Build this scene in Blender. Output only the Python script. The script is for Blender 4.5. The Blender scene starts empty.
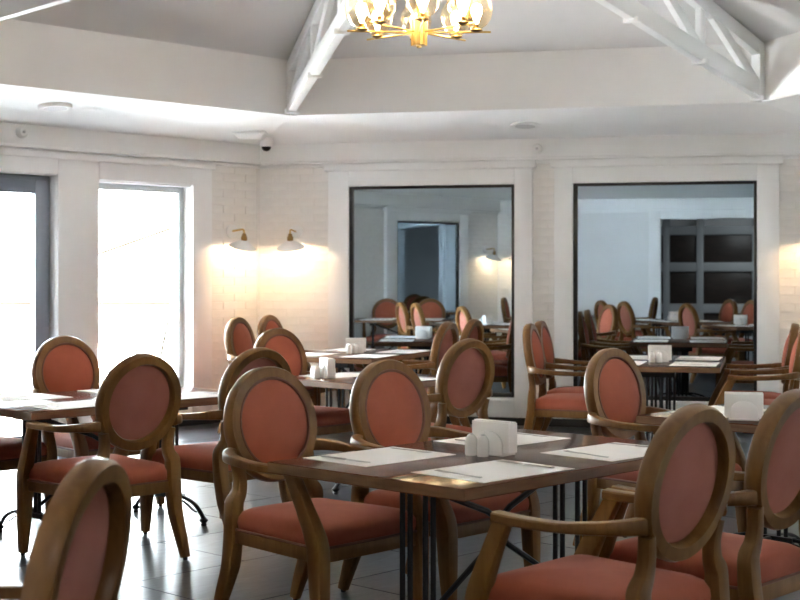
import bpy, bmesh, math, random
from mathutils import Vector, Matrix
random.seed(7)
PI = math.pi
S = bpy.context.scene
COL = S.collection

# ------------------------------------------------------------------ camera
H = 1.36
FZ = 0.10      # finished floor level
cam_d = bpy.data.cameras.new('camera')
cam = bpy.data.objects.new('camera', cam_d)
COL.objects.link(cam)
cam.location = (0, 0, H)
cam.rotation_euler = (PI/2, 0, math.radians(13.6))
cam_d.sensor_width = 36
cam_d.lens = 36*1400/800
cam_d.shift_y = -27/800
cam_d.clip_start = 0.05
cam_d.dof.use_dof = True
cam_d.dof.focus_distance = 5.6
cam_d.dof.aperture_fstop = 6.3
S.camera = cam
# ------------------------------------------------------------------ world, exposure
w = bpy.data.worlds.new('overcast_sky'); S.world = w; w.use_nodes = True
wn = w.node_tree.nodes
wn['Background'].inputs[0].default_value = (0.89, 0.95, 1.0, 1)
wn['Background'].inputs[1].default_value = 9.0
S.view_settings.view_transform = 'Standard'
S.view_settings.look = 'None'
S.view_settings.gamma = 1
S.view_settings.use_curve_mapping = False
S.view_settings.exposure = 3.05
S.cycles.max_bounces = 12
S.cycles.diffuse_bounces = 6
S.cycles.glossy_bounces = 6
S.cycles.transparent_max_bounces = 12
S.cycles.sample_clamp_indirect = 6

sun_d = bpy.data.lights.new('sun', 'SUN'); sun_d.energy = 220; sun_d.angle = math.radians(2); sun_d.color = (1, .985, .96)
sun = bpy.data.objects.new('sun', sun_d); COL.objects.link(sun)
sun.rotation_euler = Vector((0.10, -.40, -1.0)).to_track_quat('-Z', 'Y').to_euler()

# ------------------------------------------------------------------ room plan (metres; camera foot is the origin, +Y faces the mirror wall)
BL = Vector((-4.05, 11.5)); BR = Vector((0.856, 11.5)); RV = Vector((3.3, 7.25))
FR = Vector((1.6, 1.9)); FL = Vector((-3.57, 1.9)); LV = Vector((-6.5, 7.25))
HC = Vector((-1.6, 7.25)); RI = 3.52
IN = [HC + RI*Vector((math.sin(math.radians(a)), math.cos(math.radians(a)))) for a in (-30, 30, 90, 150, 210, 270)]
OUT = [BL, BR, RV, FR, FL, LV]
Z_WALL, Z_EDGE, Z_FASC, Z_APEX = 2.44, 2.575, 3.0, 4.06

# window openings: wall, from, to, sill, head   (distance from the wall's start corner)
def wall_frame(a, b):
    d = (b-a); L = d.length; d.normalize()
    n = Vector((d.y, -d.x))
    if n.dot(HC-a) < 0: n = -n
    return a, d, n, L
W_BACK = wall_frame(BL, BR); W_LEFT = wall_frame(BL, LV); W_RIGHT = wall_frame(BR, RV)
W_FRIGHT = wall_frame(FR, RV); W_FLEFT = wall_frame(FL, LV); W_FRONT = wall_frame(FL, FR)
WIN_LEFT = [(0.746, 1.664, 0.33, 2.075), (2.03, 2.98, 0.0, 2.105), (3.36, 4.28, 0.33, 2.075)]
WIN_RIGHT = []
WIN_FRIGHT = []

def portal(wf, s0, s1, z0, z1):
    p, d, n, L = wf
    ld = bpy.data.lights.new('window_daylight', 'AREA')
    ld.shape = 'RECTANGLE'; ld.size = s1-s0; ld.size_y = z1-z0
    ld.cycles.is_portal = True
    o = bpy.data.objects.new('window_daylight', ld); COL.objects.link(o)
    c = p + d*((s0+s1)/2) - n*0.27
    o.location = (c.x, c.y, (z0+z1)/2)
    o.rotation_euler = Vector((n.x, n.y, 0)).to_track_quat('-Z', 'Z').to_euler()
for wf, ws in ((W_LEFT, WIN_LEFT), (W_RIGHT, WIN_RIGHT), (W_FRIGHT, WIN_FRIGHT)):
    for q in ws: portal(wf, *q)

# ------------------------------------------------------------------ materials
def M_(name):
    m = bpy.data.materials.new(name); m.use_nodes = True
    nt = m.node_tree; b = nt.nodes['Principled BSDF']
    return m, nt, b
def setc(b, c, r=0.5, metal=0.0, spec=0.5):
    b.inputs['Base Color'].default_value = (*c, 1); b.inputs['Roughness'].default_value = r
    b.inputs['Metallic'].default_value = metal; b.inputs['Specular IOR Level'].default_value = spec
def noise_col(nt, b, c1, c2, scale, stretch=(1, 1, 1), detail=4, coords='Object', bump=0.0, lo=0.35, hi=0.65, dist=0.0):
    tc = nt.nodes.new('ShaderNodeTexCoord'); mp = nt.nodes.new('ShaderNodeMapping')
    mp.inputs['Scale'].default_value = stretch
    nz = nt.nodes.new('ShaderNodeTexNoise'); nz.inputs['Scale'].default_value = scale; nz.inputs['Detail'].default_value = detail
    nz.inputs['Distortion'].default_value = dist
    rp = nt.nodes.new('ShaderNodeValToRGB')
    rp.color_ramp.elements[0].color = (*c1, 1); rp.color_ramp.elements[1].color = (*c2, 1)
    rp.color_ramp.elements[0].position = lo; rp.color_ramp.elements[1].position = hi
    L = nt.links.new
    L(tc.outputs[coords], mp.inputs['Vector']); L(mp.outputs[0], nz.inputs['Vector'])
    L(nz.outputs['Fac'], rp.inputs['Fac']); L(rp.outputs[0], b.inputs['Base Color'])
    if bump:
        bp = nt.nodes.new('ShaderNodeBump'); bp.inputs['Strength'].default_value = bump; bp.inputs['Distance'].default_value = 0.004
        L(nz.outputs['Fac'], bp.inputs['Height']); L(bp.outputs[0], b.inputs['Normal'])
    return nz
MAT = {}
def simple(name, c, r=0.5, metal=0.0, spec=0.5):
    m, nt, b = M_(name); setc(b, c, r, metal, spec); MAT[name] = m; return m
def noisy(name, c1, c2, scale, r=0.5, stretch=(1, 1, 1), bump=0.0, metal=0.0, spec=0.5, **k):
    m, nt, b = M_(name); setc(b, c1, r, metal, spec); noise_col(nt, b, c1, c2, scale, stretch, bump=bump, **k); MAT[name] = m; return m
noisy('white_paint', (.84, .84, .835), (.87, .87, .865), 3, 0.45, bump=.02)
noisy('plaster', (.77, .765, .76), (.80, .795, .79), 2, 0.85, bump=.05)
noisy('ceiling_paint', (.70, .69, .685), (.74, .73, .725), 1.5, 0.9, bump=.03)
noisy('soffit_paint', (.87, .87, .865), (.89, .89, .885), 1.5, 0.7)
noisy('brick_paint', (.80, .78, .75), (.85, .83, .80), 9, 0.6, bump=.25)
noisy('mortar', (.76, .74, .71), (.80, .78, .75), 20, 0.9, bump=.2)
simple('truss_paint', (.82, .83, .83), 0.4)
simple('skirting', (.012, .012, .014), 0.35)
simple('black_frame', (.012, .012, .013), 0.3)
simple('alu_grey', (.23, .26, .31), 0.4, 0.2)
simple('alu_light', (.55, .60, .63), 0.4, 0.1)
noisy('chair_wood', (.135, .058, .013), (.170, .078, .020), 6, 0.38, stretch=(6, 6, 1.0), bump=.02, dist=.6, spec=.3)
noisy('table_wood', (.085, .027, .013), (.125, .044, .022), 4, 0.15, stretch=(9, 1, 9), dist=.5, spec=.14)
noisy('table_edge', (.13, .062, .026), (.18, .09, .04), 4, 0.4, stretch=(2, 2, 20))
noisy('velvet', (.255, .050, .020), (.305, .068, .029), 6, 0.8, bump=.03)
MAT['velvet'].node_tree.nodes['Principled BSDF'].inputs['Sheen Weight'].default_value = .06
MAT['velvet'].node_tree.nodes['Principled BSDF'].inputs['Sheen Tint'].default_value = (1, .6, .5, 1)
noisy('velvet_back', (.26, .080, .054), (.305, .102, .070), 6, 0.85, bump=.03)
simple('piping', (.13, .045, .025), 0.7)
simple('iron', (.010, .010, .011), 0.42, 0.3)
simple('glide', (.02, .018, .016), 0.5)
noisy('paper', (.80, .79, .77), (.84, .83, .81), 5, 0.8)
simple('napkin_paper', (.86, .84, .81), 0.9)
simple('porcelain', (.84, .82, .79), 0.18)
simple('steel', (.42, .42, .42), 0.35, 1.0)
simple('brass', (.60, .40, .14), 0.28, 1.0)
simple('bronze', (.30, .19, .07), 0.35, 1.0)
simple('plastic_white', (.82, .82, .81), 0.35)
simple('speaker_grille', (.60, .60, .60), 0.6)
simple('dark_plastic', (.015, .015, .016), 0.15)
noisy('cabinet_dark', (.020, .014, .011), (.032, .021, .016), 5, 0.45, stretch=(1, 1, 6))
simple('cabinet_frame', (.34, .35, .36), 0.5)
noisy('terrace', (.76, .76, .75), (.80, .80, .79), 1.2, 0.8, coords='Object')
simple('house_white', (.80, .80, .79), 0.8)
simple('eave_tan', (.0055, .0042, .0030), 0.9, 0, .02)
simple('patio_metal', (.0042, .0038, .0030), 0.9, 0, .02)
simple('patio_fabric', (.75, .74, .72), 0.8)
noisy('floor_tile', (.013, .018, .025), (.032, .040, .051), 6, 0.30, stretch=(1, 2.2, 1), spec=.24, bump=.30, lo=.3, hi=.7, dist=1.2)
simple('grout', (.06, .06, .062), 0.7)
# tinted mirror
m, nt, b = M_('mirror_glass'); setc(b, (.44, .52, .585), 0.012, 1.0); MAT['mirror_glass'] = m
# thin window glass
m = bpy.data.materials.new('window_glass'); m.use_nodes = True; nt = m.node_tree; nt.nodes.clear()
o = nt.nodes.new('ShaderNodeOutputMaterial'); mx = nt.nodes.new('ShaderNodeMixShader'); fr = nt.nodes.new('ShaderNodeFresnel')
fr.inputs[0].default_value = 1.45
tr = nt.nodes.new('ShaderNodeBsdfTransparent'); gl = nt.nodes.new('ShaderNodeBsdfGlossy'); gl.inputs['Roughness'].default_value = 0.0
tr.inputs[0].default_value = (.96, .98, .98, 1)
nt.links.new(fr.outputs[0], mx.inputs[0]); nt.links.new(tr.outputs[0], mx.inputs[1]); nt.links.new(gl.outputs[0], mx.inputs[2]); nt.links.new(mx.outputs[0], o.inputs[0])
MAT['window_glass'] = m
# amber lamp glass: tinted thin glass
m = bpy.data.materials.new('amber_glass'); m.use_nodes = True; nt = m.node_tree; nt.nodes.clear()
o = nt.nodes.new('ShaderNodeOutputMaterial'); mx = nt.nodes.new('ShaderNodeMixShader'); fr = nt.nodes.new('ShaderNodeLayerWeight')
fr.inputs[0].default_value = .22
tr = nt.nodes.new('ShaderNodeBsdfTransparent'); gl = nt.nodes.new('ShaderNodeBsdfGlossy'); gl.inputs['Roughness'].default_value = 0.05
tr.inputs[0].default_value = (1.0, .93, .78, 1); gl.inputs[0].default_value = (1, .95, .85, 1)
nt.links.new(fr.outputs['Facing'], mx.inputs[0]); nt.links.new(tr.outputs[0], mx.inputs[1]); nt.links.new(gl.outputs[0], mx.inputs[2]); nt.links.new(mx.outputs[0], o.inputs[0])
MAT['amber_glass'] = m
def emis(name, c, s):
    m = bpy.data.materials.new(name); m.use_nodes = True; nt = m.node_tree; nt.nodes.clear()
    o = nt.nodes.new('ShaderNodeOutputMaterial'); e = nt.nodes.new('ShaderNodeEmission')
    e.inputs[0].default_value = (*c, 1); e.inputs[1].default_value = s
    nt.links.new(e.outputs[0], o.inputs[0]); MAT[name] = m
emis('warm_bulb', (1, .80, .52), 10)
emis('sconce_bulb', (1, .68, .38), 32)

# ------------------------------------------------------------------ mesh builder
class MB:
    def __init__(s): s.v = []; s.f = []
    def add(s, vs, fs):
        k = len(s.v); s.v += [tuple(q) for q in vs]; s.f += [tuple(i+k for i in f) for f in fs]; return s
    def hexa(s, P):      # 8 corners: bottom 4 (ccw), top 4
        return s.add(P, [(3, 2, 1, 0), (4, 5, 6, 7), (0, 1, 5, 4), (1, 2, 6, 5), (2, 3, 7, 6), (3, 0, 4, 7)])
    def box(s, x0, x1, y0, y1, z0, z1):
        return s.hexa([(x0, y0, z0), (x1, y0, z0), (x1, y1, z0), (x0, y1, z0), (x0, y0, z1), (x1, y0, z1), (x1, y1, z1), (x0, y1, z1)])
    def wbox(s, wf, s0, s1, t0, t1, z0, z1):   # box in wall coordinates: along s, out of the wall t, height z
        p, d, n, L = wf
        q = [p+d*a+n*c for a, c in ((s0, t0), (s1, t0), (s1, t1), (s0, t1))]
        if (q[1]-q[0]).cross(q[2]-q[1]) < 0: q = [q[0], q[3], q[2], q[1]]
        return s.hexa([(k.x, k.y, z0) for k in q]+[(k.x, k.y, z1) for k in q])
    def sweep(s, pts, dims, side=(1, 0, 0), n=12, power=3.0, closed=False, caps=True):
        # superellipse section: dims = (half width along side, half height) per point
        pts = [Vector(p) for p in pts]; N = len(pts)
        if not isinstance(dims[0], (tuple, list)): dims = [dims]*N
        sd0 = Vector(side); vs = []; fs = []
        for i, p in enumerate(pts):
            if closed: t = pts[(i+1) % N]-pts[i-1]
            else: t = pts[min(i+1, N-1)]-pts[max(i-1, 0)]
            t.normalize()
            sd = (sd0 - t*sd0.dot(t)).normalized(); up = t.cross(sd)
            a, b = dims[i]
            for k in range(n):
                th = 2*PI*k/n + PI/n; c, q = math.cos(th), math.sin(th)
                x = a*math.copysign(abs(c)**(2/power), c); y = b*math.copysign(abs(q)**(2/power), q)
                vs.append(p+sd*x+up*y)
        M = N if closed else N-1
        for i in range(M):
            j = (i+1) % N
            for k in range(n):
                l = (k+1) % n
                fs.append((i*n+k, i*n+l, j*n+l, j*n+k))
        if not closed and caps:
            fs.append(tuple(range(n-1, -1, -1))); fs.append(tuple((N-1)*n+k for k in range(n)))
        return s.add(vs, fs)
    def tube(s, pts, r, n=8, closed=False):
        pts = [Vector(p) for p in pts]
        t = (pts[1]-pts[0]).normalized()
        side = (1, 0, 0) if abs(t.x) < .8 else (0, 1, 0)
        N = len(pts); rr = r if isinstance(r, (list, tuple)) else [r]*N
        return s.sweep(pts, [(q, q) for q in rr], side=side, n=n, power=2.0, closed=closed)
    def lathe(s, prof, n=24, c=(0, 0, 0)):    # profile (r, z) from bottom to top
        vs = []; fs = []; rings = []
        for r, z in prof:
            if r < 1e-5: rings.append([len(vs)]); vs.append((c[0], c[1], c[2]+z)); continue
            rings.append(list(range(len(vs), len(vs)+n)))
            for k in range(n):
                a = 2*PI*k/n; vs.append((c[0]+r*math.cos(a), c[1]+r*math.sin(a), c[2]+z))
        for A, B in zip(rings, rings[1:]):
            for k in range(n):
                l = (k+1) % n
                q = [A[k % len(A)], A[l % len(A)], B[l % len(B)], B[k % len(B)]]
                q = list(dict.fromkeys(q))
                if len(q) > 2: fs.append(tuple(q))
        if len(rings[0]) > 1: fs.append(tuple(reversed(rings[0])))
        if len(rings[-1]) > 1: fs.append(tuple(rings[-1]))
        return s.add(vs, fs)
    def prism(s, poly, z0, z1):
        n = len(poly)
        return s.add([(p[0], p[1], z0) for p in poly]+[(p[0], p[1], z1) for p in poly],
                     [tuple(range(n-1, -1, -1)), tuple(range(n, 2*n))]+[(i, (i+1) % n, n+(i+1) % n, n+i) for i in range(n)])
    def mesh(s, name, mat, bevel=0.0, smooth=True, seg=2, angle=None):
        if angle is None: angle = 24 if bevel else 40
        me = bpy.data.meshes.new(name); me.from_pydata(s.v, [], s.f)
        bm = bmesh.new(); bm.from_mesh(me)
        bmesh.ops.recalc_face_normals(bm, faces=bm.faces)
        if bevel:
            bmesh.ops.bevel(bm, geom=[e for e in bm.edges if e.is_manifold and e.calc_face_angle(0) > .6], offset=bevel, segments=seg, affect='EDGES', profile=.5)
        bm.to_mesh(me); bm.free()
        if smooth:
            me.polygons.foreach_set('use_smooth', [True]*len(me.polygons))
            me.set_sharp_from_angle(angle=math.radians(angle))
        if mat: me.materials.append(MAT[mat])
        return me
    def build(s, name, mat, parent=None, loc=None, rz=None, **k):
        return obj(name, s.mesh(name, mat, **k), parent, loc, rz)
def obj(name, me, parent=None, loc=None, rz=None):
    o = bpy.data.objects.new(name, me); COL.objects.link(o)
    if parent: o.parent = parent
    if loc is not None: o.location = loc
    if rz is not None: o.rotation_euler = (0, 0, rz)
    return o
def tag(o, label=None, cat=None, group=None, kind=None):
    if label: o['label'] = label
    if cat: o['category'] = cat
    if group: o['group'] = group
    if kind: o['kind'] = kind
    return o
def thing(name, label, cat, loc=(0, 0, 0), rz=0, group=None):
    o = obj(name, None, None, loc, rz); return tag(o, label, cat, group)
def struct(o, label=None, cat=None): return tag(o, label, cat, kind='structure')
def dup(root, loc, rz, label, group=None):
    r = root.copy(); COL.objects.link(r); r.location = loc; r.rotation_euler = (0, 0, rz); r['label'] = label
    if group: r['group'] = group
    for ch in list(root.children):
        c = ch.copy(); COL.objects.link(c); c.parent = r
        for g in list(ch.children):
            d = g.copy(); COL.objects.link(d); d.parent = c
    return r

# ------------------------------------------------------------------ floor: slab, then tiles laid parallel to the window wall
fl = MB().prism([(-9, -3.6), (5, -3.6), (5, 13), (-9, 13)], -0.12, FZ-.004).build('floor', 'grout', smooth=False)
struct(fl, 'glossy slate grey tiled floor of the dining room', 'floor')
A30 = Vector((.5, .8660)); B30 = Vector((.8660, -.5))
TW, TL = 0.61, 1.22
def tile_mesh(L, Wd):
    return MB().box(-L/2+.0015, L/2-.0015, -Wd/2+.0015, Wd/2-.0015, -0.02, 0.0).mesh('tile', 'floor_tile', bevel=.0015, seg=1)
tile_me = tile_mesh(TL, TW)
def inside(p, poly):
    r = False; j = len(poly)-1
    for i in range(len(poly)):
        a, b = poly[i], poly[j]
        if (a.y > p.y) != (b.y > p.y) and p.x < (b.x-a.x)*(p.y-a.y)/(b.y-a.y)+a.x: r = not r
        j = i
    return r
tiles = []
for i in range(-6, 14):
    for k in range(-20, 3):
        ca = (i+.5)*TL + (TL/2 if k % 2 else 0) - 0.3; cb = -4.72 + (k+8.5)*TW
        c = A30*ca + B30*cb
        pts = [c + A30*(sx*TL/2)+B30*(sy*TW/2) for sx in (-1, 0, 1) for sy in (-1, 0, 1)]
        if any(inside(q, OUT) for q in pts) or (-2.9 < c.x < 2.9 and -3.0 < c.y < 2.2):
            tiles.append(c)
for c in tiles:
    obj('tile', tile_me, fl, (c.x, c.y, FZ+random.uniform(-.0006, .0)), math.atan2(A30.y, A30.x) + random.choice((0, PI)))

# ------------------------------------------------------------------ walls
def wall_with_openings(name, wf, wins, s0, s1, top=2.62, th=.25):
    m = MB(); cur = s0
    for a, b, z0, z1 in wins:
        m.wbox(wf, cur, a, -th, 0, 0, top)
        if z0 > 0: m.wbox(wf, a, b, -th, 0, 0, z0)
        m.wbox(wf, a, b, -th, 0, z1, top); cur = b
    m.wbox(wf, cur, s1, -th, 0, 0, top)
    return m
L6 = W_BACK[3]
wall_back = struct(MB().wbox(W_BACK, -.1, L6+.1, -.25, 0, 0, 2.62).build('wall_back', 'mortar', smooth=False), 'white painted brick back wall around the two dark mirrors', 'wall')
wall_left = struct(wall_with_openings('wall_left', W_LEFT, WIN_LEFT, -.14, W_LEFT[3]+.1).build('wall_left', 'mortar', smooth=False), 'white wall with tall bright windows beside the brick corner', 'wall')
wall_right = struct(wall_with_openings('wall_right', W_RIGHT, WIN_RIGHT, -.14, W_RIGHT[3]+.1).build('wall_right', 'plaster', smooth=False), 'white wall with windows beyond the right edge', 'wall')
wall_fr = struct(wall_with_openings('wall_front_right', W_FRIGHT, WIN_FRIGHT, -.1, W_FRIGHT[3]+.1).build('wall_front_right', 'plaster', smooth=False), 'white wall behind and right of the viewer', 'wall')
wall_fl = struct(MB().wbox(W_FLEFT, -.1, W_FLEFT[3]+.1, -.25, 0, 0, 2.62).build('wall_front_left', 'mortar', smooth=False), 'white wall reflected in the left mirror with a third mirror', 'wall')
OPN = (2.45, 4.75, 0.0, 2.16)   # opening in the front wall
wall_f = struct(wall_with_openings('wall_front', W_FRONT, [OPN], -.1, W_FRONT[3]+.1, th=.12).build('wall_front', 'plaster', smooth=False), 'plain white wall reflected at the left of the right mirror', 'wall')

# painted bricks as pieces
BH, BLN = 0.068, 0.245
brick_cache = {}
def brick_me(Lb):
    k = round(Lb, 3)
    if k not in brick_cache:
        brick_cache[k] = MB().box(-k/2+.002, k/2-.002, -.02, .004, -BH/2+.0018, BH/2-.0018).mesh('brick', 'brick_paint', bevel=.002, seg=1)
    return brick_cache[k]
def brick_area(wf, s0, s1, z0, z1, wall):
    p, d, n, L = wf
    rz = math.atan2(d.y, d.x)
    if Vector((-math.sin(rz), math.cos(rz))).dot(n) < 0: rz += PI
    row = 0; z = z0
    while z < z1-.02:
        cur = s0
        first = BLN*(.5 if row % 2 else 1.0)
        while cur < s1-.02:
            ln = min(first if cur == s0 else BLN, s1-cur)
            if s1-cur-ln < .05: ln = s1-cur
            c = p + d*(cur+ln/2) + n*random.uniform(-.0015, .003)
            obj('brick', brick_me(ln), wall, (c.x, c.y, z+BH/2), rz)
            cur += ln
        z += BH; row += 1
SK = 0.165
brick_area(W_BACK, 0.02, 0.65, SK, 2.30, wall_back)
brick_area(W_BACK, 2.40, 2.58, SK, 2.30, wall_back)
brick_area(W_BACK, 4.361, 4.89, SK, 2.30, wall_back)
brick_area(W_LEFT, 0.02, 0.547, SK, 2.30, wall_left)
brick_area(W_FLEFT, 0.02, 0.70, SK, 2.30, wall_fl)
brick_area(W_FRONT, 0.02, 0.70, SK, 2.30, wall_f)

# skirting boards
def skirting(name, wf, spans, label):
    m = MB()
    for a, b in spans: m.wbox(wf, a, b, 0.0, .03, 0, SK)
    struct(m.build(name, 'skirting', bevel=.004), label, 'baseboard')
skirting('baseboard_back', W_BACK, [(.0, L6)], 'black skirting board along the brick back wall')
skirting('baseboard_left', W_LEFT, [(.0, 2.03), (2.98, W_LEFT[3])], 'black skirting board under the window wall')
skirting('baseboard_front_left', W_FLEFT, [(.0, W_FLEFT[3])], 'black skirting board on the wall reflected in left mirror')
skirting('baseboard_front', W_FRONT, [(.0, 2.45), (4.75, W_FRONT[3])], 'black skirting board on the plain reflected wall')
skirting('baseboard_right', W_RIGHT, [(.0, W_RIGHT[3])], 'black skirting board beyond the right edge')

# frieze board with lip round the room, under the soffit
for i in range(6):
    a, b = OUT[i], OUT[(i+1) % 6]
    wf = wall_frame(a, b)
    m = MB().wbox(wf, -.03, wf[3]+.03, 0, .10, 2.305, 2.47)
    m.wbox(wf, -.04, wf[3]+.04, 0, .125, 2.288, 2.310)
    m.wbox(wf, -.02, wf[3]+.02, 0, .05, 2.262, 2.288)
    struct(m.build('trim_%d' % (i+1), 'white_paint', bevel=.004), 'white frieze board with lip at top of %s wall' % ['mirror', 'right', 'front right', 'front', 'front left', 'window'][i], 'frieze')

# casings round mirrors and windows (white boards standing proud of the brick)
def casing(nm, wf, s0, s1, a, b, z0, z1, label, parent_bits=True, zb=SK, proud=.055, cap=True):
    m = MB()
    m.wbox(wf, s0, a, 0, proud, zb, 2.27); m.wbox(wf, b, s1, 0, proud, zb, 2.27)
    m.wbox(wf, a, b, 0, proud, z1, 2.27)
    if z0 > zb: m.wbox(wf, a, b, 0, proud-.008, zb, z0); m.wbox(wf, a-.0, b+.0, 0, proud+.012, z0-.035, z0)
    if cap: m.wbox(wf, s0-.03, s1+.03, 0, proud+.03, 2.225, 2.288)
    return struct(m.build(nm, 'white_paint', bevel=.004), label, 'casing')
casing('trim_7', W_BACK, .65, 2.40, .83, 2.25, .33, 2.095, 'white casing surrounding the left mirror')
casing('trim_8', W_BACK, 2.58, 4.361, 2.733, 4.192, .33, 2.095, 'white casing surrounding the right mirror')
casing('trim_9', W_FLEFT, .76, 2.54, .95, 2.32, .33, 2.095, 'white casing of the third mirror, seen in left mirror')
casing('trim_10', W_FRONT, 2.27, 4.93, 2.45, 4.75, 0.0, 2.16, 'white door casing seen in the right mirror', zb=0, cap=False)
m = MB()
m.wbox(W_LEFT, .547, .746, 0, .055, SK, 2.27); m.wbox(W_LEFT, 1.664, 2.03, 0, .055, SK, 2.27); m.wbox(W_LEFT, 2.98, 3.36, 0, .055, SK, 2.27)
m.wbox(W_LEFT, 4.28, W_LEFT[3], 0, .055, SK, 2.27); m.wbox(W_LEFT, .746, 1.664, 0, .055, 2.085, 2.27); m.wbox(W_LEFT, 2.03, 2.98, 0, .055, 2.11, 2.27)
m.wbox(W_LEFT, 3.36, 4.28, 0, .055, 2.085, 2.27); m.wbox(W_LEFT, .746, 1.664, 0, .05, SK, .33); m.wbox(W_LEFT, 3.36, 4.28, 0, .05, SK, .33)
m.wbox(W_LEFT, .52, W_LEFT[3], 0, .075, 2.225, 2.275)
# reveals
for a, b, z0, z1 in WIN_LEFT:
    m.wbox(W_LEFT, a-.02, a+.004, -.24, .03, z0, z1); m.wbox(W_LEFT, b-.004, b+.02, -.24, .03, z0, z1); m.wbox(W_LEFT, a, b, -.24, .03, z1-.004, z1+.03)
struct(m.build('trim_11', 'white_paint', bevel=.004), 'white pilasters and boards framing the tall windows', 'casing')

# windows
def window(nm, wf, s0, s1, z0, z1, mat, label, fw=.05, t=-.10, mullion=False, handle=False):
    w_ = MB(); d0, d1 = t-.035, t+.035
    w_.wbox(wf, s0+.004, s0+fw, d0, d1, z0, z1-.004); w_.wbox(wf, s1-fw, s1-.004, d0, d1, z0, z1-.004)
    w_.wbox(wf, s0+fw, s1-fw, d0, d1, z1-fw, z1-.004); w_.wbox(wf, s0+fw, s1-fw, d0, d1, z0, z0+fw)
    o = w_.build(nm, mat, bevel=.004); struct(o, label, 'window')
    MB().wbox(wf, s0+fw, s1-fw, t-.006, t+.006, z0+fw, z1-fw).build('pane', 'window_glass', o, smooth=False)
    return o
window('window_1', W_LEFT, *WIN_LEFT[0], 'alu_light', 'tall bright window between white pilasters with grey right frame', fw=.055)
dw = WIN_LEFT[1]
d1 = window('door_1', W_LEFT, *dw, 'alu_grey', 'blue-grey aluminium glass door at the left edge', fw=.045, t=-.09)
q = MB(); t = -.06
q.wbox(W_LEFT, dw[0]+.045, dw[0]+.145, t-.03, t+.03, .0, dw[3]-.045); q.wbox(W_LEFT, dw[1]-.145, dw[1]-.045, t-.03, t+.03, .0, dw[3]-.045)
q.wbox(W_LEFT, dw[0]+.145, dw[1]-.145, t-.03, t+.03, dw[3]-.145, dw[3]-.045); q.wbox(W_LEFT, dw[0]+.145, dw[1]-.145, t-.03, t+.03, 0.0, .14)
q.build('sash', 'alu_grey', d1, bevel=.004)
window('window_2', W_LEFT, *WIN_LEFT[2], 'alu_light', 'tall window beyond the glass door, outside the frame', fw=.055)
for k, q in enumerate(WIN_RIGHT): window('window_%d' % (3+k), W_RIGHT, *q, 'alu_light', 'tall window on the wall beyond the right edge, %s' % ('nearer the mirrors' if k == 0 else 'further from the mirrors'))
for k, q in enumerate(WIN_FRIGHT): window('window_%d' % (5+k), W_FRIGHT, *q, 'alu_light', 'tall window behind the viewer on the right, %s' % ('nearer the doorway' if k == 0 else 'further from the doorway'))

# mirrors
def mirror(wf, a, b, z0, z1, label):
    p, d, n, L = wf; c = p + d*((a+b)/2)
    r = thing('wall_mirror', label, 'mirror', (0, 0, 0), 0, 'tinted mirrors set in white casings')
    MB().wbox(wf, a+.002, b-.002, .002, .014, z0+.002, z1-.002).build('mirror_pane', 'mirror_glass', r, smooth=False)
    f = MB(); e = .026
    f.wbox(wf, a+.002, a+e+.01, .014, .034, z0+.002, z1-.002); f.wbox(wf, b-e, b-.002, .014, .034, z0+.002, z1-.002)
    f.wbox(wf, a+e+.01, b-e, .014, .034, z1-e, z1-.002); f.wbox(wf, a+e+.01, b-e, .014, .034, z0+.002, z0+e+.01)
    f.build('mirror_frame', 'black_frame', r, bevel=.002)
mirror(W_BACK, .83, 2.25, .33, 2.095, 'large dark tinted mirror behind the corner table, left of two')
mirror(W_BACK, 2.733, 4.192, .33, 2.095, 'large dark tinted mirror at the right, behind a four-seat table')
mirror(W_FLEFT, .95, 2.32, .33, 2.095, 'blue-looking third mirror seen only inside the left mirror')

# ------------------------------------------------------------------ ceiling: soffit ring, fascia, pyramid
m = MB()
for i in range(6):
    j = (i+1) % 6
    a, b, c, d = OUT[i], OUT[j], IN[j], IN[i]
    m.add([(a.x, a.y, Z_WALL+.01), (b.x, b.y, Z_WALL+.01), (c.x, c.y, Z_EDGE), (d.x, d.y, Z_EDGE)], [(0, 1, 2, 3)])
    m.add([(a.x, a.y, Z_WALL+.2), (b.x, b.y, Z_WALL+.2), (c.x, c.y, Z_EDGE+.1), (d.x, d.y, Z_EDGE+.1)], [(0, 1, 2, 3)])
struct(m.build('trim_12', 'soffit_paint', smooth=False), 'bright white lowered soffit running round the room', 'soffit')
m = MB()
cs = []
for i in range(6):
    a, b = IN[i], IN[(i+1) % 6]
    wf = wall_frame(a, b)
    m.wbox(wf, 0, wf[3], -.12, 0, Z_EDGE, Z_FASC+.05)
struct(m.build('trim_13', 'plaster', smooth=False), 'pale beige upright fascia of the hexagonal ceiling recess', 'fascia')
m = MB()
for i in range(6):
    a, b = IN[i], IN[(i+1) % 6]
    K = 8; prev = None
    # gently coved panel from the fascia to the apex
    rows = []
    for k in range(K+1):
        t = k/K
        z = Z_FASC + (Z_APEX-Z_FASC)*t
        rows.append((a.lerp(HC, t), b.lerp(HC, t), z))
    for k in range(K):
        p0, p1, z0 = rows[k]; q0, q1, z1 = rows[k+1]
        m.add([(p0.x, p0.y, z0), (p1.x, p1.y, z0), (q1.x, q1.y, z1), (q0.x, q0.y, z1)], [(0, 1, 2, 3)])
        m.add([(p0.x, p0.y, z0+.1), (p1.x, p1.y, z0+.1), (q1.x, q1.y, z1+.1), (q0.x, q0.y, z1+.1)], [(0, 1, 2, 3)])
struct(m.build('ceiling', 'ceiling_paint', smooth=False), 'grey-white pitched ceiling above the recess', 'ceiling')

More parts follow.
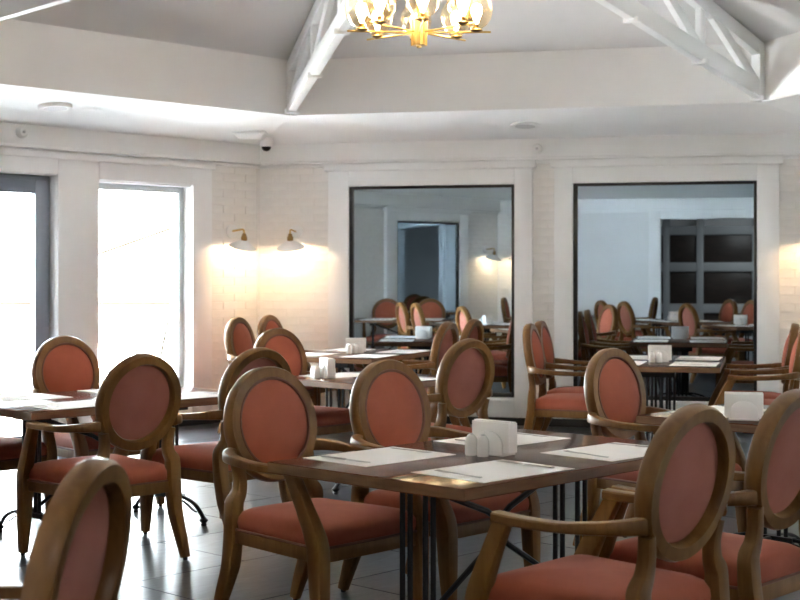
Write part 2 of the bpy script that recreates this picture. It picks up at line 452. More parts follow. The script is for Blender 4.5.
# ------------------------------------------------------------------ adjoining room behind the doorway (seen in the right mirror)
m = MB().box(-3.0, -2.88, -3.2, 1.78, 0, 2.7).box(2.88, 3.0, -3.2, 1.78, 0, 2.7).box(1.6, 3.0, 1.78, 1.9, 0, 2.7)
struct(m.build('wall_anteroom', 'plaster', smooth=False), 'side walls of the dim room beyond the doorway', 'wall')
struct(MB().box(-3.0, 3.0, -3.32, -3.2, 0, 2.7).build('wall_anteroom_back', 'plaster', smooth=False), 'far wall of the dim room behind the dark cabinets', 'wall')
struct(MB().box(-3.0, 3.0, -3.2, 1.9, 2.62, 2.74).build('ceiling_anteroom', 'plaster', smooth=False), 'ceiling of the dim room beyond the doorway', 'ceiling')
cab = thing('storage_cabinet', 'dark panelled cabinet with grey frames, seen in the right mirror', 'cabinet', (0, -3.19, 0))
f = MB()
for x in (-2.2, -1.28, -.68, .30, 1.25): f.box(x-.06, x+.06, 0.0, .32, 0, 2.35)
for z in (0.14, .72, 1.47, 2.13): f.box(-2.25, 1.3, 0.01, .31, z-.08, z+.08)
f.build('cabinet_frame', 'cabinet_frame', cab, bevel=.004)
for x0, x1 in ((-2.14, -1.34), (-1.22, -.74), (-.62, .24), (.36, 1.19)):
    for z0, z1 in ((.22, .64), (.80, 1.39), (1.55, 2.05)):
        MB().box(x0+.004, x1-.004, .05, .26, z0+.004, z1-.004).build('panel', 'cabinet_dark', cab, bevel=.004)

lamp = thing('added_fill_light', 'added round fill light, unseen on the ceiling behind the viewer', 'fill light', (.4, -1.2, 2.62))  # invented fill source, added to brighten the cabinet and the chair backs
MB().lathe([(.34, -.05), (.36, -.04), (.36, 0)], 32).build('housing', 'plastic_white', lamp)
emis('fill_glow', (1, .95, .88), 7)
MB().lathe([(.0, -.058), (.2, -.057), (.33, -.052), (.335, -.045), (.0, -.044)], 32).build('fill_disc', 'fill_glow', lamp)

# ------------------------------------------------------------------ roof trusses
def truss(i, label):
    co = IN[i]; d = (HC-co); d.normalize(); sd = Vector((d.y, -d.x))
    r = thing('roof_truss', label, 'roof truss', (co.x, co.y, Z_EDGE), math.atan2(d.y, d.x), 'white ceiling trusses')
    zl = lambda x: .012 + .222*x; zu = lambda x: (Z_FASC-Z_EDGE)-.012 + .296*x
    X1 = 3.40
    def bar(nm, p, q, w, h):     # bar in the local x-z plane: width w across, height h
        P, Q = Vector((p[0], 0, p[1])), Vector((q[0], 0, q[1])); t = (Q-P).normalized(); u = Vector((-t.z, 0, t.x))
        vs = []
        for y in (-w/2, w/2):
            vs += [P-u*h/2+Vector((0, y, 0)), Q-u*h/2+Vector((0, y, 0)), Q+u*h/2+Vector((0, y, 0)), P+u*h/2+Vector((0, y, 0))]
        return MB().hexa(vs).build(nm, 'truss_paint', r, bevel=.004)
    bar('lower_chord', (.02, zl(.02)+.06), (X1, zl(X1)+.06), .065, .12)
    bar('upper_chord', (.02, zu(.02)-.055), (X1, zu(X1)-.055), .065, .10)
    bar('end_post', (.045, .03), (.045, zu(.04)-.03), .07, .085)
    nodes = [.05, .82, 1.62, 2.42]
    for k, x in enumerate(nodes):
        xn = x+.62
        bar('diagonal', (x+.02, zl(x)+.09), (xn, zu(xn)-.08), .045, .07)
        if k: bar('post', (x, zl(x)+.09), (x, zu(x)-.08), .045, .06)
        bk = MB().box(x-.025, x+.025, -.055, .055, zl(x)-.012, zl(x)+.020)
        bk.build('bracket', 'truss_paint', r, bevel=.003)
    return r
truss(0, 'white roof truss rising from ceiling corner left of chandelier')
truss(1, 'white roof truss at the top right with triangular openings')
truss(5, 'white roof truss whose edge shows in top left corner')

# ------------------------------------------------------------------ ceiling fittings
def speaker(x, y, z, label):
    r = thing('ceiling_speaker', label, 'ceiling speaker', (x, y, z), 0, 'round ceiling speakers')
    wf = min((W_BACK, W_LEFT), key=lambda q: abs((Vector((x, y))-q[0]).dot(q[2])))
    r.rotation_mode = 'QUATERNION'; r.rotation_quaternion = Vector((0, 0, 1)).rotation_difference(Vector((-wf[2].x*.104, -wf[2].y*.104, 1)))
    MB().lathe([(.095, -.004), (.108, -.007), (.117, -.005), (.119, .02)], 32).build('rim', 'plastic_white', r)
    MB().lathe([(.0, -.005), (.05, -.005), (.096, -.0035), (.096, .0)], 32).build('grille', 'speaker_grille', r)
speaker(-4.64, 8.94, 2.510, 'round white ceiling speaker in soffit above the windows')
speaker(-1.62, 10.85, 2.506, 'round white ceiling speaker in soffit above the left mirror')
c = thing('dome_camera', 'small white security camera with black dome at ceiling corner', 'security camera', (-3.83, 11.09, 2.462))
MB().lathe([(.045, -.05), (.055, -.035), (.058, .02)], 24).build('housing', 'plastic_white', c)
MB().lathe([(.0, -.088), (.02, -.084), (.034, -.072), (.042, -.050)], 24).build('dome', 'dark_plastic', c)
c = thing('junction_box', 'flat white cover box beside the dome camera on soffit', 'ceiling box', (-3.88, 10.84, 2.482), math.radians(12))
MB().hexa([(-.09, -.08, -.035), (.09, -.08, -.035), (.09, .08, -.035), (-.09, .08, -.035), (-.13, -.12, .012), (.13, -.12, .012), (.13, .12, .012), (-.13, .12, .012)]).build('cover', 'plastic_white', c, bevel=.008)
MB().box(-.135, .135, -.125, .125, .012, .03).build('plate', 'plastic_white', c)
def detector(wf, s, z, label):
    p, d, n, L = wf; q = p+d*s+n*.10
    c = thing('wall_sensor', label, 'sensor', (q.x, q.y, z), math.atan2(n.y, n.x))
    MB().sweep([(-.005, 0, 0), (.03, 0, 0), (.045, 0, 0)], [(.045, .045), (.043, .043), (.030, .030)], side=(0, 1, 0), n=20, power=2).build('housing', 'plastic_white', c)
    MB().sweep([(.042, 0, 0), (.055, 0, 0), (.062, 0, 0)], [(.012, .012), (.011, .011), (.005, .005)], side=(0, 1, 0), n=12, power=2).build('lens', 'speaker_grille', c)
detector(W_BACK, 2.45, 2.375, 'small round white sensor on frieze between the two mirrors')
detector(W_LEFT, 2.38, 2.40, 'small round white sensor on frieze above glass door')

# ------------------------------------------------------------------ chandelier
def chandelier():
    r = thing('chandelier', 'brass chandelier with eight amber glass globes', 'chandelier', (-1.62, 7.12, 2.545))
    hub = MB().lathe([(.012, -.012), (.012, 0), (.038, 0), (.038, .135), (.02, .142), (.012, .15)], 24)
    for k in range(10):
        a = 2*PI*k/10; hub.tube([(.038*math.cos(a), .038*math.sin(a), .0), (.038*math.cos(a), .038*math.sin(a), .14)], .006, 6)
    hub.build('hub', 'brass', r)
    MB().tube([(0, 0, .14), (0, 0, 1.34)], .012, 10).build('stem', 'brass', r)
    MB().lathe([(.06, 1.30), (.06, 1.33), (.02, 1.36)], 20).build('ceiling_rose', 'brass', r)
    for k in range(8):
        a = 2*PI*(k+.36)/8; ca, sa = math.cos(a), math.sin(a); R = .30
        rot = Matrix.Rotation(a, 4, 'Z')
        z0 = .07
        arm = MB().tube([(ca*.03, sa*.03, z0), (ca*.375, sa*.375, z0+.004)], .0055, 8)
        ao = arm.build('arm', 'brass', r)
        MB().lathe([(.01, .0), (.034, .012), (.030, .018), (.012, .024), (.012, .045), (.0, .045)], 16, (ca*R, sa*R, z0)).build('cup', 'bronze', ao)
        g = [(.026, .02), (.055, .04), (.078, .075), (.086, .115), (.080, .155), (.060, .190), (.035, .208), (.012, .214), (.0, .215)]
        gi = [(q*.97, z) for q, z in reversed(g)]
        MB().lathe(g, 24, (ca*R, sa*R, z0)).build('globe', 'amber_glass', r)
        MB().lathe([(.0, .045), (.010, .05), (.016, .07), (.030, .105), (.031, .125), (.022, .146), (.0, .156)], 14, (ca*R, sa*R, z0)).build('bulb', 'warm_bulb', r)
chandelier()

# ------------------------------------------------------------------ wall sconces
def sconce(wf, s, z, label):
    p, d, n, L = wf; q = p+d*s+n*.013
    r = thing('wall_sconce', label, 'wall lamp', (q.x, q.y, z), math.atan2(n.y, n.x)-PI/2, 'brass and white wall sconces')
    # local +y points into the room
    MB().sweep([(0, 0, .0), (0, .018, .0), (0, .024, 0)], [(.058, .058), (.056, .056), (.048, .048)], side=(1, 0, 0), n=24, power=2).build('back_plate', 'plastic_white', r)
    MB().tube([(0, .02, .0), (0, .10, .008), (0, .155, .012), (0, .17, .006), (0, .173, -.02)], .008, 8).build('arm', 'brass', r)
    MB().lathe([(.022, -.085), (.026, -.08), (.026, -.05), (.018, -.04), (.018, -.028), (.010, -.02)], 18, (0, .173, 0)).build('socket', 'bronze', r)
    tl = Matrix.Rotation(math.radians(-17), 4, 'X')
    prof = [(.022, -.078), (.045, -.092), (.118, -.140), (.119, -.144), (.116, -.144), (.043, -.096), (.020, -.082)]
    mb = MB(); n_ = 32; vs = []; fs = []
    for rr, zz in prof:
        for k in range(n_):
            a = 2*PI*k/n_; v = tl @ Vector((rr*math.cos(a), rr*math.sin(a), zz+.08)); vs.append((v.x, v.y+.173, v.z-.08))
    for i in range(len(prof)-1):
        for k in range(n_): l = (k+1) % n_; fs.append((i*n_+k, i*n_+l, (i+1)*n_+l, (i+1)*n_+k))
    mb.add(vs, fs).build('shade', 'plastic_white', r)
    MB().lathe([(.0, -.140), (.016, -.136), (.026, -.126), (.028, -.114), (.020, -.10), (.012, -.088), (.0, -.088)], 14, (0, .173, 0)).build('bulb', 'sconce_bulb', r)
sconce(W_LEFT, .31, 1.715, 'white shaded sconce on brick beside the tall window')
sconce(W_BACK, .355, 1.715, 'white shaded sconce on brick beside the left mirror')
sconce(W_BACK, 4.68, 1.715, 'sconce on brick past the right mirror, at the right edge')
sconce(W_FLEFT, .31, 1.715, 'sconce seen inside the left mirror, left of two')
sconce(W_FRONT, .31, 1.715, 'sconce seen inside the left mirror, right of two')

# ------------------------------------------------------------------ chair
def interp(pts, n):
    # Catmull-Rom through the points
    P = [Vector(p) for p in pts]; out = []
    for i in range(len(P)-1):
        p0, p1, p2, p3 = P[max(i-1, 0)], P[i], P[i+1], P[min(i+2, len(P)-1)]
        for k in range(n):
            t = k/n
            out.append(.5*((2*p1)+(-p0+p2)*t+(2*p0-5*p1+4*p2-p3)*t*t+(-p0+3*p1-3*p2+p3)*t**3))
    out.append(P[-1]); return out
def interp2(d, n):
    out = []
    for i in range(len(d)-1):
        for k in range(n): t = k/n; out.append((d[i][0]*(1-t)+d[i+1][0]*t, d[i][1]*(1-t)+d[i+1][1]*t))
    out.append(d[-1]); return out
RAKE = math.radians(10); BC = Vector((0, -.272, .800))
AO, BO, AI, BI = .212, .214, .166, .168
def bk(x, y, z):    # point in the plane of the back: x across, z up, y forward
    c, s = math.cos(RAKE), math.sin(RAKE)
    return BC + Vector((x, y*c - z*s, z*c + y*s))
def make_chair():
    r = thing('armchair', '', 'chair', (0, 0, 0), 0, 'oval-backed armchairs round the tables')
    # oval back ring
    SEC = [(-1, -.62), (-.78, -1), (.72, -1), (1, -.55), (1, .55), (.72, 1), (-.78, 1), (-1, .62)]
    N = 60; n = len(SEC); vs = []; fs = []
    for i in range(N):
        a = 2*PI*i/N
        pi_ = Vector((AI*math.cos(a), BI*math.sin(a))); po = Vector((AO*math.cos(a), BO*math.sin(a)))
        mid = (pi_+po)/2; rd = (po-pi_)/2
        for x, y in SEC:
            p = mid+rd*x; vs.append(bk(p.x, .027*y, p.y))
    for i in range(N):
        j = (i+1) % N
        for k in range(n): l = (k+1) % n; fs.append((i*n+k, i*n+l, j*n+l, j*n+k))
    MB().add(vs, fs).build('back_frame', 'chair_wood', r, angle=28)
    def pad(nm, mat, sgn, base, bulge, rs):
        vs = [bk(0, base+sgn*bulge, 0)]; fs = []; N = 40; R = 8
        for j in range(1, R+1):
            t = j/R; off = base+sgn*bulge*(1-t**2.6)
            for i in range(N): a = 2*PI*i/N; vs.append(bk(AI*rs*t*math.cos(a), off, BI*rs*t*math.sin(a)))
        for i in range(N): fs.append((0, 1+i, 1+(i+1) % N))
        for j in range(R-1):
            for i in range(N): l = (i+1) % N; fs.append((1+j*N+i, 1+(j+1)*N+i, 1+(j+1)*N+l, 1+j*N+l))
        return MB().add(vs, fs).build(nm, mat, r, angle=80)
    p = pad('back_cushion', 'velvet', 1, .016, .034, 1.03)
    pp = [bk(AI*1.0*math.cos(2*PI*i/40), .024, BI*1.0*math.sin(2*PI*i/40)) for i in range(40)]
    MB().sweep(pp, (.006, .006), side=(0, 1, 0), n=6, power=2, closed=True).build('piping', 'piping', p)
    pad('back_panel', 'velvet_back', -1, .006, .010, 1.02)
    # seat frame and cushion
    def outline(x_f, x_b, y_f, y_b, n=10, rc=.05):
        pts = []
        cor = [(x_b, y_b), (x_f, y_f), (-x_f, y_f), (-x_b, y_b)]
        for i in range(4):
            p0, p1, p2 = Vector(cor[i-1]), Vector(cor[i]), Vector(cor[(i+1) % 4])
            u = (p0-p1).normalized()*rc; v = (p2-p1).normalized()*rc
            for k in range(n):
                t = k/(n-1); pts.append(p1+u*(1-t)**2+v*t**2)
        return pts
    fr = outline(.253, .206, .262, -.262, 5, .03)
    MB().prism([(p.x, p.y) for p in fr], .390, .440).build('seat_frame', 'chair_wood', r, bevel=.004)
    base = outline(.249, .203, .262, -.250, 10, .06)
    vs = []; fs = []; n = len(base); cy = .006
    prof = [(.965, .434), (1.0, .448), (1.012, .466), (.998, .486), (.95, .502), (.86, .513), (.7, .522), (.5, .529), (.28, .533)]
    for sc, z in prof:
        for p in base: vs.append((p.x*sc, cy+(p.y-cy)*sc, z))
    for j in range(len(prof)-1):
        for i in range(n): l = (i+1) % n; fs.append((j*n+i, j*n+l, (j+1)*n+l, (j+1)*n+i))
    k = len(vs); vs.append((0, cy, .535))
    for i in range(n): fs.append(((len(prof)-1)*n+i, (len(prof)-1)*n+(i+1) % n, k))
    seat = MB().add(vs, fs).build('seat_cushion', 'velvet', r, angle=80)
    pp = [Vector((p.x*1.0, p.y, .441)) for p in outline(.253, .206, .264, -.256, 6, .045)]
    MB().sweep(pp, (.005, .005), side=(0, 0, 1), n=6, power=2, closed=True).build('piping', 'piping', seat)
    for sx in (-.93, .93):
        # front leg running up into the arm support
        P = interp([(sx*.262, .262, .012), (sx*.262, .254, .20), (sx*.262, .246, .40), (sx*.266, .238, .47), (sx*.278, .190, .58), (sx*.288, .135, .690)], 4)
        D = interp2([(.018, .019), (.025, .028), (.030, .034), (.029, .033), (.022, .028), (.019, .025)], 4)
        lg = MB().sweep(P, D, side=(1, 0, 0), n=12, power=5).build('front_leg', 'chair_wood', r, angle=30)
        MB().lathe([(.010, 0), (.011, .008), (.009, .014)], 10, (sx*.262, .262, 0)).build('glide', 'glide', lg)
        # rear leg running up to the oval
        P = interp([(sx*.205, -.350, .012), (sx*.205, -.315, .15), (sx*.206, -.275, .30), (sx*.210, -.255, .42), (sx*.212, -.250, .50), (sx*.209, -.249, .535), (sx*.186, -.250, .570), (sx*.178, -.254, .62), (sx*.190, -.262, .68)], 4)
        D = interp2([(.017, .019), (.022, .027), (.026, .031), (.030, .029), (.031, .026), (.030, .025), (.024, .022), (.021, .020), (.018, .019)], 4)
        lg = MB().sweep(P, D, side=(1, 0, 0), n=12, power=5).build('rear_leg', 'chair_wood', r, angle=30)
        MB().lathe([(.010, 0), (.011, .008), (.009, .014)], 10, (sx*.205, -.350, 0)).build('glide', 'glide', lg)
        # arm
        P = interp([(sx*.284, .165, .693), (sx*.292, .06, .690), (sx*.296, -.06, .692), (sx*.285, -.165, .700), (sx*.255, -.232, .706), (sx*.205, -.262, .708)], 4)
        D = interp2([(.025, .016), (.024, .015), (.022, .015), (.022, .017), (.022, .021), (.020, .024)], 4)
        MB().sweep(P, D, side=(1, .0, 0), n=12, power=4.5).build('arm', 'chair_wood', r, angle=30)
    return r
def zfit(root):     # legs cut to the floor level: everything above 0.3 drops by FZ, the legs below shorten
    def go(o):
        if o.type == 'MESH':
            for v in o.data.vertices:
                v.co.z = v.co.z-FZ if v.co.z > .3 else (v.co.z if v.co.z < .02 else .02+(v.co.z-.02)*(.28-FZ)/.28)
        for c in o.children: go(c)
    go(root)
CHAIR = make_chair(); zfit(CHAIR); _first = [True]
def chair_at(u, v, theta, label):
    # theta: compass heading of the sitter, 0 = +Y, 90 = +X ; chair local front is +y
    rz = -math.radians(theta)
    if _first[0]:
        _first[0] = False; CHAIR.location = (u, v, FZ); CHAIR.rotation_euler = (0, 0, rz); CHAIR['label'] = label; return CHAIR
    return dup(CHAIR, (u, v, FZ), rz, label)
def chair_back(u, v, theta, label):   # placed by the top of its back
    t = math.radians(theta); return chair_at(u+math.sin(t)*.313, v+math.cos(t)*.313, theta, label)

# ------------------------------------------------------------------ tables and what lies on them
TWD, TLN = .84, 1.32
def make_table(TLN, peds):
    r = thing('dining_table', '', 'table', (0, 0, 0), 0, 'rectangular dining tables with iron bases')
    # local y = long axis
    MB().box(-TWD/2, TWD/2, -TLN/2, TLN/2, .7135, .750).build('table_top', 'table_wood', r, bevel=.003)
    e = MB(); k = .0008
    e.box(-TWD/2-k, -TWD/2+.001, -TLN/2-k, TLN/2+k, .7165, .747).box(TWD/2-.001, TWD/2+k, -TLN/2-k, TLN/2+k, .7165, .747)
    e.box(-TWD/2+.001, TWD/2-.001, -TLN/2-k, -TLN/2+.001, .7165, .747).box(-TWD/2+.001, TWD/2-.001, TLN/2-.001, TLN/2+k, .7165, .747)
    e.build('edge_band', 'table_edge', r, smooth=False)
    for y in peds:
        p = MB().box(-.28, .28, y-.035, y+.035, .700, .7135).box(-.12, .12, y-.03, y+.03, .665, .700)
        for x in (-.066, -.033, .033, .066): p.tube([(x, y, .17), (x, y, .675)], .0095, 8)
        p.box(-.105, .105, y-.022, y+.022, .165, .200)
        po = p.build('pedestal', 'iron', r, bevel=0, angle=35)
        for sx in (-1, 1):
            P = interp([(sx*.03, y, .185), (sx*.13, y, .180), (sx*.22, y, .135), (sx*.275, y, .06), (sx*.285, y, .035)], 5)
            f = MB().sweep(P, interp2([(.012, .014), (.012, .013), (.011, .012), (.011, .011), (.016, .016)], 5), side=(0, 1, 0), n=8, power=2.5)
            P = interp([(sx*.06, y, .165), (sx*.13, y, .145), (sx*.19, y, .10), (sx*.225, y, .085)], 4)
            f.sweep(P, (.007, .007), side=(0, 1, 0), n=6, power=2)
            f.lathe([(.012, .0), (.016, .006), (.012, .014), (.020, .024), (.024, .034), (.016, .044), (.012, .05)], 10, (sx*.285, y, 0))
            f.build('foot', 'iron', r)
        if len(peds) == 1:
            for sy in (-1, 1):
                P = interp([(0, sy*.02, .185), (0, sy*.13, .180), (0, sy*.22, .135), (0, sy*.275, .06), (0, sy*.285, .035)], 5)
                f = MB().sweep(P, interp2([(.012, .014), (.012, .013), (.011, .012), (.011, .011), (.016, .016)], 5), side=(1, 0, 0), n=8, power=2.5)
                f.lathe([(.012, .0), (.016, .006), (.012, .014), (.020, .024), (.024, .034), (.016, .044), (.012, .05)], 10, (0, sy*.285, 0))
                f.build('foot', 'iron', r)
            return r
    b = MB()
    for sy in (-1, 1):
        b.tube([(0, sy*.40, .69), (0, sy*.06, .565), (0, sy*.012, .535), (0, sy*.012, .465), (0, sy*.06, .435), (0, sy*.40, .20)], .011, 8)
    b.build('cross_brace', 'iron', r)
    return r
TABLE = make_table(1.32, (-.40, .40)); zfit(TABLE); _ft = [True]
SMALL = make_table(.80, (0.0,)); zfit(SMALL); _fsm = [True]
MAT_ME = MB().box(-.15, .15, -.21, .21, 0, .0012).mesh('placemat', 'paper', smooth=False)
def make_fork():
    m = MB()
    m.sweep(interp([(0, -.095, .004), (0, -.04, .004), (0, .02, .005), (0, .045, .004)], 3), interp2([(.008, .0014), (.006, .0014), (.003, .0016), (.009, .0012)], 3), side=(1, 0, 0), n=8, power=3)
    for x in (-.009, -.003, .003, .009): m.sweep([(x*.9, .043, .004), (x, .07, .0045), (x, .098, .006)], (.0015, .001), side=(1, 0, 0), n=6, power=3)
    return m.mesh('fork', 'steel')
def make_knife():
    m = MB()
    m.sweep(interp([(0, -.11, .004), (0, -.06, .005), (0, .0, .004)], 3), interp2([(.009, .003), (.008, .003), (.006, .003)], 3), side=(1, 0, 0), n=8, power=3)
    m.sweep(interp([(0, .0, .004), (.002, .03, .004), (.002, .08, .004), (-.004, .115, .004)], 3), interp2([(.006, .001), (.010, .001), (.010, .001), (.002, .001)], 3), side=(1, 0, 0), n=6, power=3)
    return m.mesh('knife', 'steel')
FORK_ME, KNIFE_ME = make_fork(), make_knife()
def semi(mb, wd, ht, y0, y1):     # semi-oval porcelain plate standing across y
    pts = [(-wd, 0)]+[(wd*math.cos(PI-k*PI/16), .035+(ht-.035)*math.sin(k*PI/16)) for k in range(17)]+[(wd, 0)]
    n = len(pts)
    mb.add([(x, y0, z) for x, z in pts]+[(x, y1, z) for x, z in pts], [tuple(range(n)), tuple(range(2*n-1, n-1, -1))]+[(i, (i+1) % n, n+(i+1) % n, n+i) for i in range(n)])
def make_holder():
    r = thing('napkin_holder', '', 'napkin holder', (0, 0, 0), 0, 'white napkin holders on the tables')
    b = MB().box(-.062, .062, -.036, .036, 0, .010); b.build('base', 'porcelain', r, bevel=.004)
    for y in (-.034, .026):
        p = MB(); semi(p, .056, .082, y, y+.008); p.build('side_plate', 'porcelain', r, bevel=.002, angle=50)
    nb = MB()
    for k in range(7):
        y = -.0235+k*.0067; nb.box(-.078+random.uniform(-.002, .002), .078, y, y+.006, .011, .112+random.uniform(-.004, .004))
    nb.build('napkins', 'napkin_paper', r, bevel=.0015, seg=1)
    return r
def make_shaker():
    r = thing('shaker', '', 'shaker', (0, 0, 0), 0, 'white salt and pepper shakers')
    MB().lathe([(.019, 0), (.021, .006), (.021, .040), (.019, .056), (.012, .068), (.0, .073)], 18).build('body', 'porcelain', r)
    MB().lathe([(.008, .069), (.007, .0725), (.0, .0735)], 10).build('cap', 'steel', r)
    return r
HOLD = make_holder(); SHK = make_shaker(); _fh = [True]; _fs = [True]
def place(proto, flag, loc, rz, label):
    if flag[0]:
        flag[0] = False; proto.location = loc; proto.rotation_euler = (0, 0, rz); proto['label'] = label; return proto
    return dup(proto, loc, rz, label)
def table_at(u, v, theta, label, short, hold=(0, 0, -40), small=False, sides=('window side', 'other side')):
    rz = -math.radians(theta)
    if small: place(SMALL, _fsm, (u, v, FZ), rz, label)
    else: place(TABLE, _ft, (u, v, FZ), rz, label)
    R = Matrix.Rotation(rz, 3, 'Z')
    def P(x, y, z=.7503): q = R @ Vector((x, y, 0)); return (u+q.x, v+q.y, z)
    for sx in (-1, 1):
        for sy in ((0,) if small else (-1, 1)):
            where = sides[0 if sx < 0 else 1] if small else '%s, %s end' % (sides[0] if sx < 0 else sides[1], 'near' if sy < 0 else 'far')
            jt = random.uniform(-.04, .04); cx, cy = sx*.245, sy*.32
            o = obj('placemat', MAT_ME, None, P(cx, cy), rz+jt); tag(o, 'white paper placemat on %s, %s' % (short, where), 'placemat', 'paper placemats on the tables')
            # diner at the sx side faces inward (-sx); fork to the diner's left
            dr = rz + (PI/2 if sx > 0 else -PI/2)
            for nm, me, off in (('fork', FORK_ME, -1), ('knife', KNIFE_ME, 1)):
                y = cy + sx*off*.155
                o = obj(nm, me, None, P(cx+random.uniform(-.015, .015), y, .7518), dr+jt+random.uniform(-.12, .12))
                tag(o, 'steel %s on the placemat of %s, %s' % (nm, short, where), nm, 'steel %ss laid on the placemats' % ('fork' if nm == 'fork' else 'knive'))
    place(HOLD, _fh, P(hold[0], hold[1], .7502), rz+math.radians(hold[2]), 'white napkin holder with folded napkins on %s' % short)
    hr = math.radians(hold[2])
    for k, x0 in enumerate((-.050, .000)):
        x, y = hold[0]+x0*math.cos(hr)+.064*math.sin(hr), hold[1]+x0*math.sin(hr)-.064*math.cos(hr)
        place(SHK, _fs, P(x, y, .7502), rz, 'small white shaker %s on %s' % ('left of its pair' if k == 0 else 'right of its pair', short))

T1 = (-.787, 4.664); T2 = (-3.04, 6.353); T3 = (-2.09, 7.915); T4 = (-2.82, 10.30); T5 = (-.525, 9.90); T6 = (.138, 6.219)
table_at(*T1, 30, 'brown wooden table in front with four paper placemats', 'the front table', hold=(.0, -.02, 2))
table_at(*T2, 30, 'wooden table beside the tall windows with glare on top', 'the window table', hold=(0, .30, -40))
table_at(*T3, 30, 'wooden table in the middle, behind the front table', 'the middle table', hold=(-.17, -.19, -25), small=True)
table_at(*T4, 10, 'wooden table in the corner by the lit brick', 'the brick corner table', hold=(-.02, .0, 24))
table_at(*T5, 1, 'wooden table end-on to the right mirror, four chairs', 'the right mirror table', hold=(0, -.12, 0))
table_at(*T6, 30, 'wooden table at right, behind the front table', 'the right table', hold=(.02, -.27, -150), small=True)

# chairs: placed by the top of the back
def off(T, th, a, b):
    t = math.radians(th); return (T[0]+math.sin(t)*a+math.cos(t)*b, T[1]+math.cos(t)*a-math.sin(t)*b)
chair_back(*off(T1, 30, -.21, -.96), 120, 'armchair at front table, near left, red seat fully visible')
chair_back(*off(T1, 30, .40, -.93), 120, 'armchair at front table, far left, oval red back facing us')
chair_back(*off(T1, 30, -.41, 1.03), -61, 'armchair at front table seen from behind, lower right centre')
chair_back(*off(T1, 30, .20, 1.00), -61, 'armchair at the right edge seen from behind, front table')
chair_back(*off(T2, 30, -.37, .85), -60, 'armchair at window table seen from behind, nearest the left edge')
chair_back(*off(T2, 30, .31, .83), -60, 'armchair at window table seen from behind, partly hidden by another')
chair_back(*off(T2, 30, .36, -.92), 120, 'armchair before the windows facing us, pale rim light')
chair_back(*off(T2, 30, -.33, -.90), 120, 'armchair cut by left edge, only its seat showing')
chair_back(*off(T3, 30, .07, -.92), 120, 'armchair at middle table facing us, left of napkin holder')
chair_back(*off(T3, 30, -.17, .92), -60, 'armchair at middle table seen from behind, before left mirror')
chair_back(*off(T4, 10, -.02, -1.06), 98, 'armchair at the brick corner table, leftmost')
chair_back(*off(T4, 10, .60, -1.12), 98, 'armchair tucked deep in the brick corner, warmly lit')
chair_back(*off(T4, 10, -.30, .87), -81, 'armchair at corner table seen from behind, nearer, left mirror')
chair_back(*off(T4, 10, .31, .84), -81, 'armchair at corner table seen from behind, close to left mirror')
chair_back(*off(T5, 1, -.32, -.88), 93, 'armchair side-on before the white pier, nearer of two')
chair_back(*off(T5, 1, .28, -.90), 93, 'armchair side-on before the white pier, nearer the mirror')
chair_back(*off(T5, 1, .18, .91), -89, 'armchair side-on by right brick, nearer the mirror')
chair_back(*off(T5, 1, -.43, .95), -89, 'armchair side-on by right brick, nearer of two')
chair_back(*off(T6, 30, -.07, -.80), 120, 'armchair at the right table, centre, oval back facing us')
chair_back(-1.165, 2.42, -96, 'blurred armchair in the bottom left foreground seen from behind')

# tables left of the view, known from their reflections in the mirrors
T7 = (-4.30, 5.02); T8 = (-2.46, 2.74)
table_at(*T7, 98, 'wooden table outside the frame, reflected in the left mirror', 'the reflected left table', sides=('mirror side', 'far side'))
table_at(*T8, 0, 'wooden table beside the blurred foreground armchair, outside the frame', 'the foreground left table')
chair_back(*off(T7, 98, -.30, .82), 8, 'armchair facing us in left mirror, leftmost reflection')
chair_back(*off(T7, 98, .30, .82), 8, 'armchair facing us in left mirror, second reflection from left')
chair_back(*off(T8, 0, .28, -.84), 90, 'armchair reflected at the right edge of left mirror')

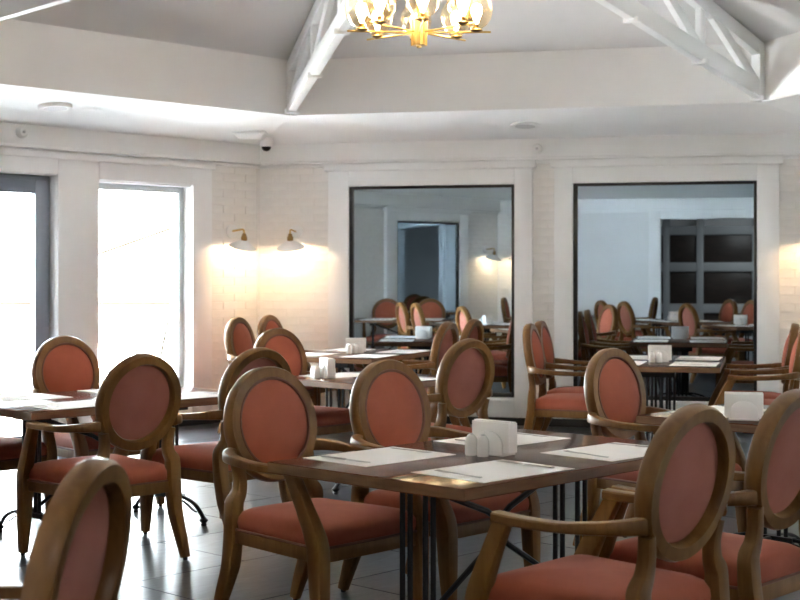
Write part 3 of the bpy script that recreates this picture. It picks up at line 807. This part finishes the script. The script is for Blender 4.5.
# ------------------------------------------------------------------ terrace outside the windows
g = MB().box(-30, 26, -16, 40, -.30, -.13).build('ground', 'terrace', smooth=False)
struct(g, 'pale sunlit terrace paving outside the windows', 'ground')
def patio_chair(x, y, rz, label):
    r = thing('patio_chair', label, 'chair', (x, y, -.13), rz, 'patio chairs on the terrace')
    for sx in (-1, 1):
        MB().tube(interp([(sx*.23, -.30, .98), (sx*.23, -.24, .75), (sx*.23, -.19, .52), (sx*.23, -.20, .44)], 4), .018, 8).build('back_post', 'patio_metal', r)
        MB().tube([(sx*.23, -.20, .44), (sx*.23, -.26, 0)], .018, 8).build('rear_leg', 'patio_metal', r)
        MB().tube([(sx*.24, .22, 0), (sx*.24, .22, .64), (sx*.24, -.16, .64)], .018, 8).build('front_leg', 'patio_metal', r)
    MB().box(-.24, .24, -.21, .24, .42, .46).build('seat', 'patio_fabric', r, bevel=.01)
    MB().hexa([(-.22, -.215, .54), (.22, -.215, .54), (.22, -.20, .54), (-.22, -.20, .54), (-.22, -.28, .90), (.22, -.28, .90), (.22, -.265, .90), (-.22, -.265, .90)]).build('backrest', 'patio_fabric', r)
patio_chair(-6.33, 13.95, math.radians(150), 'pale patio chair on the terrace outside the window')
gw = thing('garden_wall', 'low pale garden wall beyond the terrace', 'wall', (-12.99, 27.72, -.13), math.radians(13.6))
MB().box(-5, 5, 0, .25, 0, .80).build('wall_body', 'house_white', gw, bevel=.01)
MB().box(-5.05, 5.05, -.06, .31, .80, .88).build('coping', 'eave_tan', gw, bevel=.01)
hs = thing('garden_house', 'pale garden house beyond the terrace with tan sloping eave', 'house', (-15.56, 39.45, -.13), math.radians(13.6))
MB().add([(-3, 0, 0), (5, 0, 0), (5, 0, 2.2), (1, 0, 3.4), (-3, 0, 2.0), (-3, 5, 0), (5, 5, 0), (5, 5, 2.2), (1, 5, 3.4), (-3, 5, 2.0)],
         [(0, 1, 2, 3, 4), (9, 8, 7, 6, 5), (0, 5, 6, 1), (1, 6, 7, 2), (4, 3, 8, 9), (3, 2, 7, 8), (0, 4, 9, 5)]).build('house_body', 'house_white', hs, smooth=False)
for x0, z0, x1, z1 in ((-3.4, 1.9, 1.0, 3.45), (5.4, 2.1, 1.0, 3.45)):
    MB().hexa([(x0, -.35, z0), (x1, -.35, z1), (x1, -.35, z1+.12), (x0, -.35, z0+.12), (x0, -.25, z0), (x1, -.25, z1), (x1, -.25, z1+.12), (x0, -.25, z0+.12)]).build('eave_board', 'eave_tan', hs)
